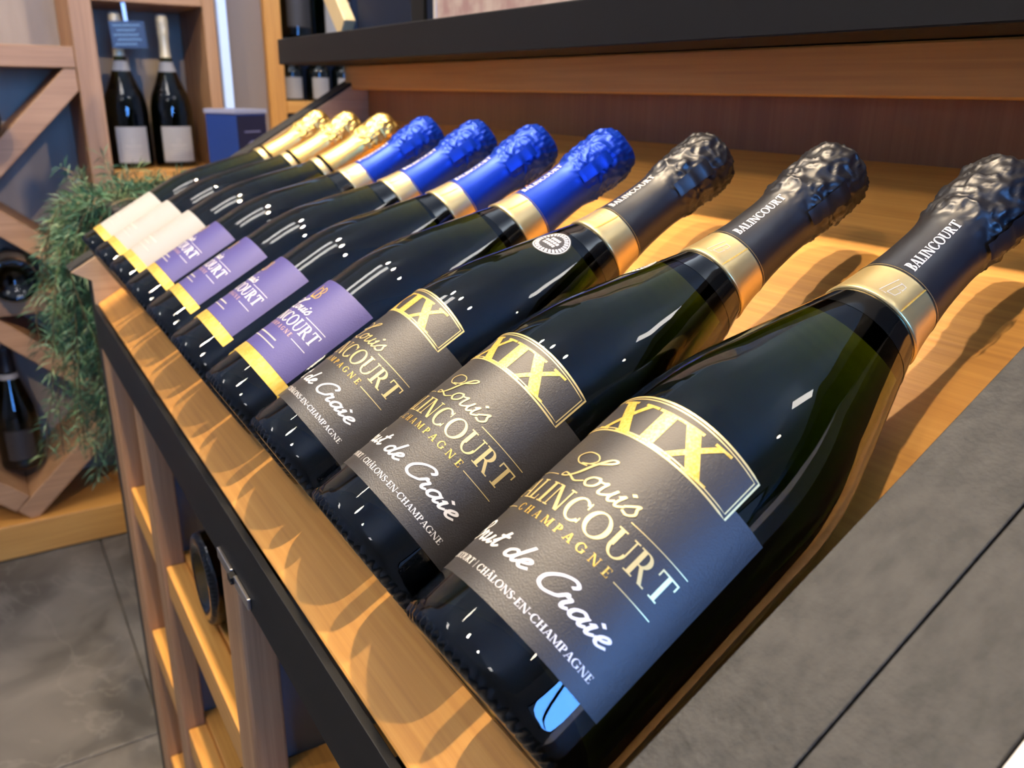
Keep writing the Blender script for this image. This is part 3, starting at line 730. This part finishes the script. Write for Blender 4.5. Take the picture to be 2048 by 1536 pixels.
# chalk card in the niche
cd = thing('price_card', 'small blue-black chalk card with pale handwriting hung in the niche', 'card', (XW - 0.004, 0.186, H + 0.306))
cm = Matrix.Rotation(0.05, 4, 'X')
box('card', (-0.002, 0.0), (-0.034, 0.034), (0.0, 0.052), pbsdf('chalk_card', (0.015, 0.05, 0.13), 0.5), cd, bev=0.0005, m=cm)
pol = []
for k in range(5):
    z = 0.044 - 0.009 * k
    pts = [(-0.028 + 0.054 * j / 26, z + 0.0022 * math.sin(j * 1.9 + k)) for j in range(27)]
    pol += ribbon(pts[(k % 2) * 3: 27 - (k * 5) % 7], 0.0012)
v, f = [], []
for p in pol:
    f.append(tuple(range(len(v), len(v) + 4))); v += [tuple(cm @ Vector((0.0006, a, b))) for a, b in p]
mesh('handwriting', v, f, pbsdf('chalk_blue', (0.30, 0.55, 0.85), 0.7), cd)
box('clip', (-0.0035, -0.002), (-0.004, 0.004), (0.04, 0.088), M_SILV, cd, bev=0.0003, m=cm)

# tall cabinet further along the same wall
tc_ = thing('tall_cabinet', 'tall wooden cabinet with dark interior beside the bottle niche', 'cabinet', (XW, 0.468, 0))
def cb(name, y, z, mat, x=(-DEP, 0.0), bev=0.002): return box(name, x, (y[0] - 0.468, y[1] - 0.468), (H + z[0], H + z[1]), mat, tc_, bev=bev)
cb('post', (0.468, 0.505), (-H, 1.45), oak(2))
cb('shelf', (0.5055, 1.20), (0.178, 0.205), oak(1))
cb('shelf', (0.5055, 1.20), (0.318, 0.340), M_BLACK)
cb('back_panel', (0.5055, 1.20), (-0.69, 1.45), pbsdf('navy_back', (0.012, 0.018, 0.035), 0.4), x=(-DEP - 0.01, -DEP + 0.006), bev=0)
cb('post', (1.2005, 1.24), (-H, 1.45), oak(2))
cb('base_board', (0.5055, 1.20), (-H + 0.001, -0.70), oak(1))
standing('plain', 0.560, 0.3405, XW - 0.075, 'dark champagne bottle standing on the dark cabinet shelf beside the post', 'bottles standing in the wall racks')
standing('cuvee', 0.655, 0.3405, XW - 0.075, 'white-label champagne bottle standing on the dark cabinet shelf behind the easel leg', 'bottles standing in the wall racks')
for y, lab in ((0.535, 'short dark jar with a white label standing beside the cabinet post'), (0.600, 'short dark jar with a white label, second from the cabinet post'), (0.663, 'short dark jar with a pale label, third from the cabinet post')):
    j = thing('jar', lab, 'jar', (XW - 0.05, y, H + 0.2055), 'jars on the cabinet shelf')
    pr = [(0.0, 0.0), (0.026, 0.0), (0.0275, 0.002), (0.0275, 0.062), (0.026, 0.070), (0.018, 0.078), (0.018, 0.084), (0.0, 0.084)]
    v, f = lathe(pr, 40); mesh('glass', v, f, M_BARE, j, smooth=True)
    rj = lambda z: 0.0275
    o = skin('label', -22, 22, 5, 52, rj, 0.0002, M_LABW, j, nu=24); o.rotation_euler = (0, 0, PI / 2)
    v, f = lathe([(0.0, 0.1005), (0.0185, 0.1005), (0.0192, 0.099), (0.0192, 0.085), (0.0185, 0.0842), (0.0, 0.0842)], 36); mesh('lid', v, f, M_SILV, j)
# blue-lit strip between the niche and the cabinet
ls = thing('light_strip', 'slim bluish white light strip upright between the niche and the cabinet', 'light', (XW, 0.3765, H - 0.70))
box('diffuser', (-0.006, 0.004), (-0.009, 0.009), (0.0, 2.1), pbsdf('strip_glow', (0.6, 0.75, 1.0), 0.5, emit=((0.42, 0.62, 1.0), 0.55)), ls, bev=0.001)
box('channel', (-0.014, -0.0062), (-0.012, 0.012), (0.0, 2.1), M_SILV, ls, bev=0.001)
struct(box('wall_niche', (XW - 0.05, XW - 0.02), (0.3625, 0.4675), (0.0, H + 1.45), pbsdf('taupe_paint', (0.24, 0.20, 0.185), 0.7), bev=0))
# blue carton on a low console
co = thing('console', 'narrow wooden console below the blue carton', 'console', (-1.62, 0.36, 0))
box('top', (-0.15, 0.13), (-0.105, 0.10), (H + 0.012, H + 0.036), oak(1), co)
for x in (-0.13, 0.10):
    for y in (-0.085, 0.08): box('leg', (x - 0.012, x + 0.012), (y - 0.012, y + 0.012), (0.0, H + 0.0118), walnut(2), co)
cx = thing('gift_carton', 'navy blue gift carton with pale rim and small emblem on the console', 'box', (-1.60, 0.334, H + 0.0365))
cx.rotation_euler = (0, 0, math.radians(30))
M_NAVY = pbsdf('navy_card', (0.018, 0.055, 0.26), 0.45)
box('body', (-0.041, 0.041), (-0.041, 0.041), (0.0, 0.147), M_NAVY, cx, bev=0.001)
box('print', (0.0412, 0.0416), (-0.039, 0.039), (0.004, 0.144), pbsdf('dark_print', (0.014, 0.010, 0.035), 0.5), cx, bev=0, label='dark violet printed face')
box('lid', (-0.043, 0.043), (-0.043, 0.043), (0.1475, 0.156), pbsdf('pale_card', (0.42, 0.45, 0.62), 0.5), cx, bev=0.001)
pol = arc(0, 0.075, 0.019, 0.022, 0, 360, 0.003, 0.003, 24) + arc(0, 0.075, 0.010, 0.013, 0, 360, 0.0099, 0.0129, 16) + q4(-0.022, 0.112, 0.022, 0.115)
v, f = [], []
for p in pol:
    f.append(tuple(range(len(v), len(v) + 4))); v += [(0.0420, a, b) for a, b in p]
mesh('emblem', v, f, pbsdf('emblem_ink', (0.22, 0.22, 0.42), 0.5), cx, label='pale violet emblem')

# ------------------------------------------------------------------ things standing on the worktop
ZT = H + 0.2948
ez = thing('easel_board', 'dark navy menu board on a pale wooden easel standing on the worktop', 'sign', (-0.80, 0.30, ZT))
box('board', (-0.118, 0.050), (0.022, 0.032), (0.002, 0.36), pbsdf('navy_board', (0.009, 0.014, 0.032), 0.65, spec=0.15), ez)
box('board', (0.082, 0.136), (0.022, 0.032), (0.002, 0.36), pbsdf('navy_board', (0.009, 0.014, 0.032), 0.65, spec=0.15), ez)
box('upright', (0.050, 0.082), (0.018, 0.036), (0.0, 0.40), M_BLACKM, ez)
box('leg', (-0.015, 0.015), (0.0, 0.016), (0.0, 0.40), wood('pale_wood', 2, (0.55, 0.42, 0.22), (0.66, 0.52, 0.29), (0.74, 0.61, 0.38)), ez, m=Matrix.Translation((-0.118, 0.0, 0.011)) @ Matrix.Rotation(math.radians(-46), 4, 'Y'))
mb_ = thing('marbled_box', 'mottled pink and grey paper box standing on the worktop', 'box', (-0.485, 0.30, ZT))
M_MARB = pbsdf('marbled_paper', (0.34, 0.22, 0.22), 0.6, var=((45, 45, 45), (0.50, 0.42, 0.40), 6))
box('body', (-0.168, 0.168), (0.0, 0.16), (0.0, 0.20), M_MARB, mb_, bev=0.002)
box('edging', (-0.171, -0.165), (-0.0015, 0.004), (0.0, 0.20), pbsdf('pale_edge', (0.55, 0.52, 0.50), 0.6), mb_, bev=0.0005)
box('edging', (-0.1648, 0.171), (-0.0015, 0.004), (0.0, 0.004), pbsdf('pale_edge', (0.55, 0.52, 0.50), 0.6), mb_, bev=0.0005)
box('lid', (-0.172, 0.172), (-0.004, 0.164), (0.2005, 0.23), M_MARB, mb_, bev=0.002)

# ------------------------------------------------------------------ trailing plant hung on the end of the counter
pl = thing('trailing_plant', 'artificial trailing evergreen hanging from a dark planter on the counter end', 'plant', (-1.075, 0.02, H))
box('planter', (-0.06, 0.1035), (-0.015, 0.055), (0.045, 0.088), pbsdf('planter_dark', (0.02, 0.018, 0.017), 0.5), pl, bev=0.004)
def leaf_mat():
    m = bpy.data.materials.new('evergreen_leaf'); nt, b, ln = nodes(m)
    tc = nt.nodes.new('ShaderNodeTexCoord'); n = nt.nodes.new('ShaderNodeTexNoise'); n.inputs['Scale'].default_value = 26; n.inputs['Detail'].default_value = 3
    r = nt.nodes.new('ShaderNodeValToRGB'); e = r.color_ramp.elements
    e[0].position = 0.3; e[0].color = (0.018, 0.065, 0.038, 1); e[1].position = 0.72; e[1].color = (0.13, 0.18, 0.06, 1)
    k = e.new(0.5); k.color = (0.042, 0.125, 0.062, 1)
    ln(tc.outputs['Object'], n.inputs[0]); ln(n.outputs[0], r.inputs[0]); ln(r.outputs[0], b.inputs['Base Color'])
    b.inputs['Roughness'].default_value = 0.5
    return m
rng = random.Random(4)
lv, lf, sv, sf = [], [], [], []
def strand(p0, out, length, droop):
    p = Vector(p0); d = Vector(out).normalized()
    n = int(length / 0.008)
    prev = None
    for i in range(n):
        d = (d + Vector((rng.uniform(-.16, .16), rng.uniform(-.16, .16), -droop + rng.uniform(-.08, .08)))).normalized()
        p = p + d * 0.008
        s = d.orthogonal().normalized() * 0.0009; t = d.cross(s)
        k = len(sv)
        for a in range(3):
            sv.append(tuple(p + s * math.cos(a * 2.094) + t * math.sin(a * 2.094).real))
        if prev is not None:
            for a in range(3): sf.append((prev + a, prev + (a + 1) % 3, k + (a + 1) % 3, k + a))
        prev = k
        for q in range(4):
            ang = rng.uniform(0, 2 * PI)
            o = (d.orthogonal().normalized() * math.cos(ang) + d.cross(d.orthogonal().normalized()) * math.sin(ang) + d * rng.uniform(0.2, 0.9)).normalized()
            L = rng.uniform(0.014, 0.030); w = rng.uniform(0.0005, 0.0011)
            sd = o.cross(Vector((rng.uniform(-1, 1), rng.uniform(-1, 1), rng.uniform(-1, 1)))).normalized() * w
            m1 = p + o * L * 0.5 + Vector((0, 0, 0.0015)); e1 = p + o * L - Vector((0, 0, 0.003))
            b = len(lv)
            lv.extend([tuple(p), tuple(m1 + sd), tuple(m1 - sd), tuple(e1)])
            lf.extend([(b, b + 1, b + 2), (b + 1, b + 3, b + 2)])
for k in range(120):
    t = rng.random()
    if t < 0.40:     # crown above the planter
        x, y = rng.uniform(-0.06, 0.06), rng.uniform(-0.015, 0.055)
        strand((x, y, 0.086), (rng.uniform(-.6, .5), rng.uniform(-1.0, 0.7), rng.uniform(0.1, 0.6)), rng.uniform(0.03, 0.075), 0.10)
    else:            # tresses that fall over the front edge
        x = rng.uniform(-0.06, 0.05)
        strand((x, rng.uniform(-0.02, 0.01), 0.086), (rng.uniform(-.4, .05), rng.uniform(-1.0, -0.35), rng.uniform(-0.2, 0.5)), rng.uniform(0.12, 0.45), rng.uniform(0.18, 0.36))
lo_ = mesh('foliage', lv, lf, leaf_mat(), pl); lo_['kind'] = 'stuff'
so_ = mesh('stems', sv, sf, pbsdf('stem_brown', (0.12, 0.09, 0.04), 0.7), pl); so_['kind'] = 'stuff'

# ------------------------------------------------------------------ ceiling spotlights
for x, y, pw, ax, ay in LAMPS:
    dirn = (Vector((ax, ay, H)) - Vector((x, y, RZ - 0.12))).normalized()
    t = thing('ceiling_spotlight', 'white cylindrical ceiling spotlight on a short stem', 'lamp', (x, y, RZ), 'ceiling spotlights')  # the far pair aimed at the rack is added fill
    q = Vector((0, 0, -1)).rotation_difference(dirn).to_matrix().to_4x4()
    v, f = lathe([(0.0, 0.0), (0.04, 0.0), (0.04, -0.012), (0.006, -0.014), (0.006, -0.06), (0.0, -0.06)], 24); mesh('stem', v, f, M_WHITE, t)
    hm = Matrix.Translation((0, 0, -0.065)) @ q
    v, f = lathe([(0.0, 0.0), (0.048, 0.0), (0.050, -0.004), (0.050, -0.10), (0.045, -0.10), (0.044, -0.085), (0.0, -0.085)], 32)
    mesh('housing', [tuple(hm @ Vector(p)) for p in v], f, M_WHITE, t)
    v, f = lathe([(0.0, -0.088), (0.043, -0.088), (0.043, -0.086), (0.0, -0.086)], 32)
    mesh('lens', [tuple(hm @ Vector(p)) for p in v], f, pbsdf('lamp_lens', (1, 1, 1), 0.4, emit=((1.0, 0.86, 0.66), 40.0)), t)
    l = bpy.data.lights.new('spot_beam', 'SPOT'); l.energy = SPOT_POWER * pw * 4; l.color = WARM; l.spot_size = math.radians(26 if x > 1 else 62); l.spot_blend = 0.6; l.shadow_soft_size = 0.022
    o = link(bpy.data.objects.new('spot_beam', l), t)
    o.matrix_local = hm @ Matrix.Translation((0, 0, -0.102))

for x, y in BARS:
    t = thing('light_bar', 'slim suspended light bar glowing downwards, with an added upward glow for the ceiling', 'lamp', (x, y, RZ), 'suspended light bars')
    box('body', (-0.085, 0.085), (-0.21, 0.21), (-0.42, -0.39), M_WHITE, t)
    g = pbsdf('bar_glow', (0.9, 0.9, 0.9), 0.5, emit=((1.0, 0.93, 0.85), BAR_GLOW))
    box('diffuser', (-0.075, 0.075), (-0.20, 0.20), (-0.4225, -0.4205), g, t, bev=0)
    box('ceiling_fill', (-0.075, 0.075), (-0.20, 0.20), (-0.3895, -0.3875), pbsdf('ceiling_fill_glow', (0.9, 0.9, 0.9), 0.5, emit=((0.86, 0.93, 1.0), CEIL_FILL)), t, bev=0)  # added glow that brightens the ceiling mirrored in the bottles
    for k in (-0.18, 0.18): box('hanger', (-0.0015, 0.0015), (k - 0.0015, k + 0.0015), (-0.39, 0.0), M_SILV, t, bev=0)
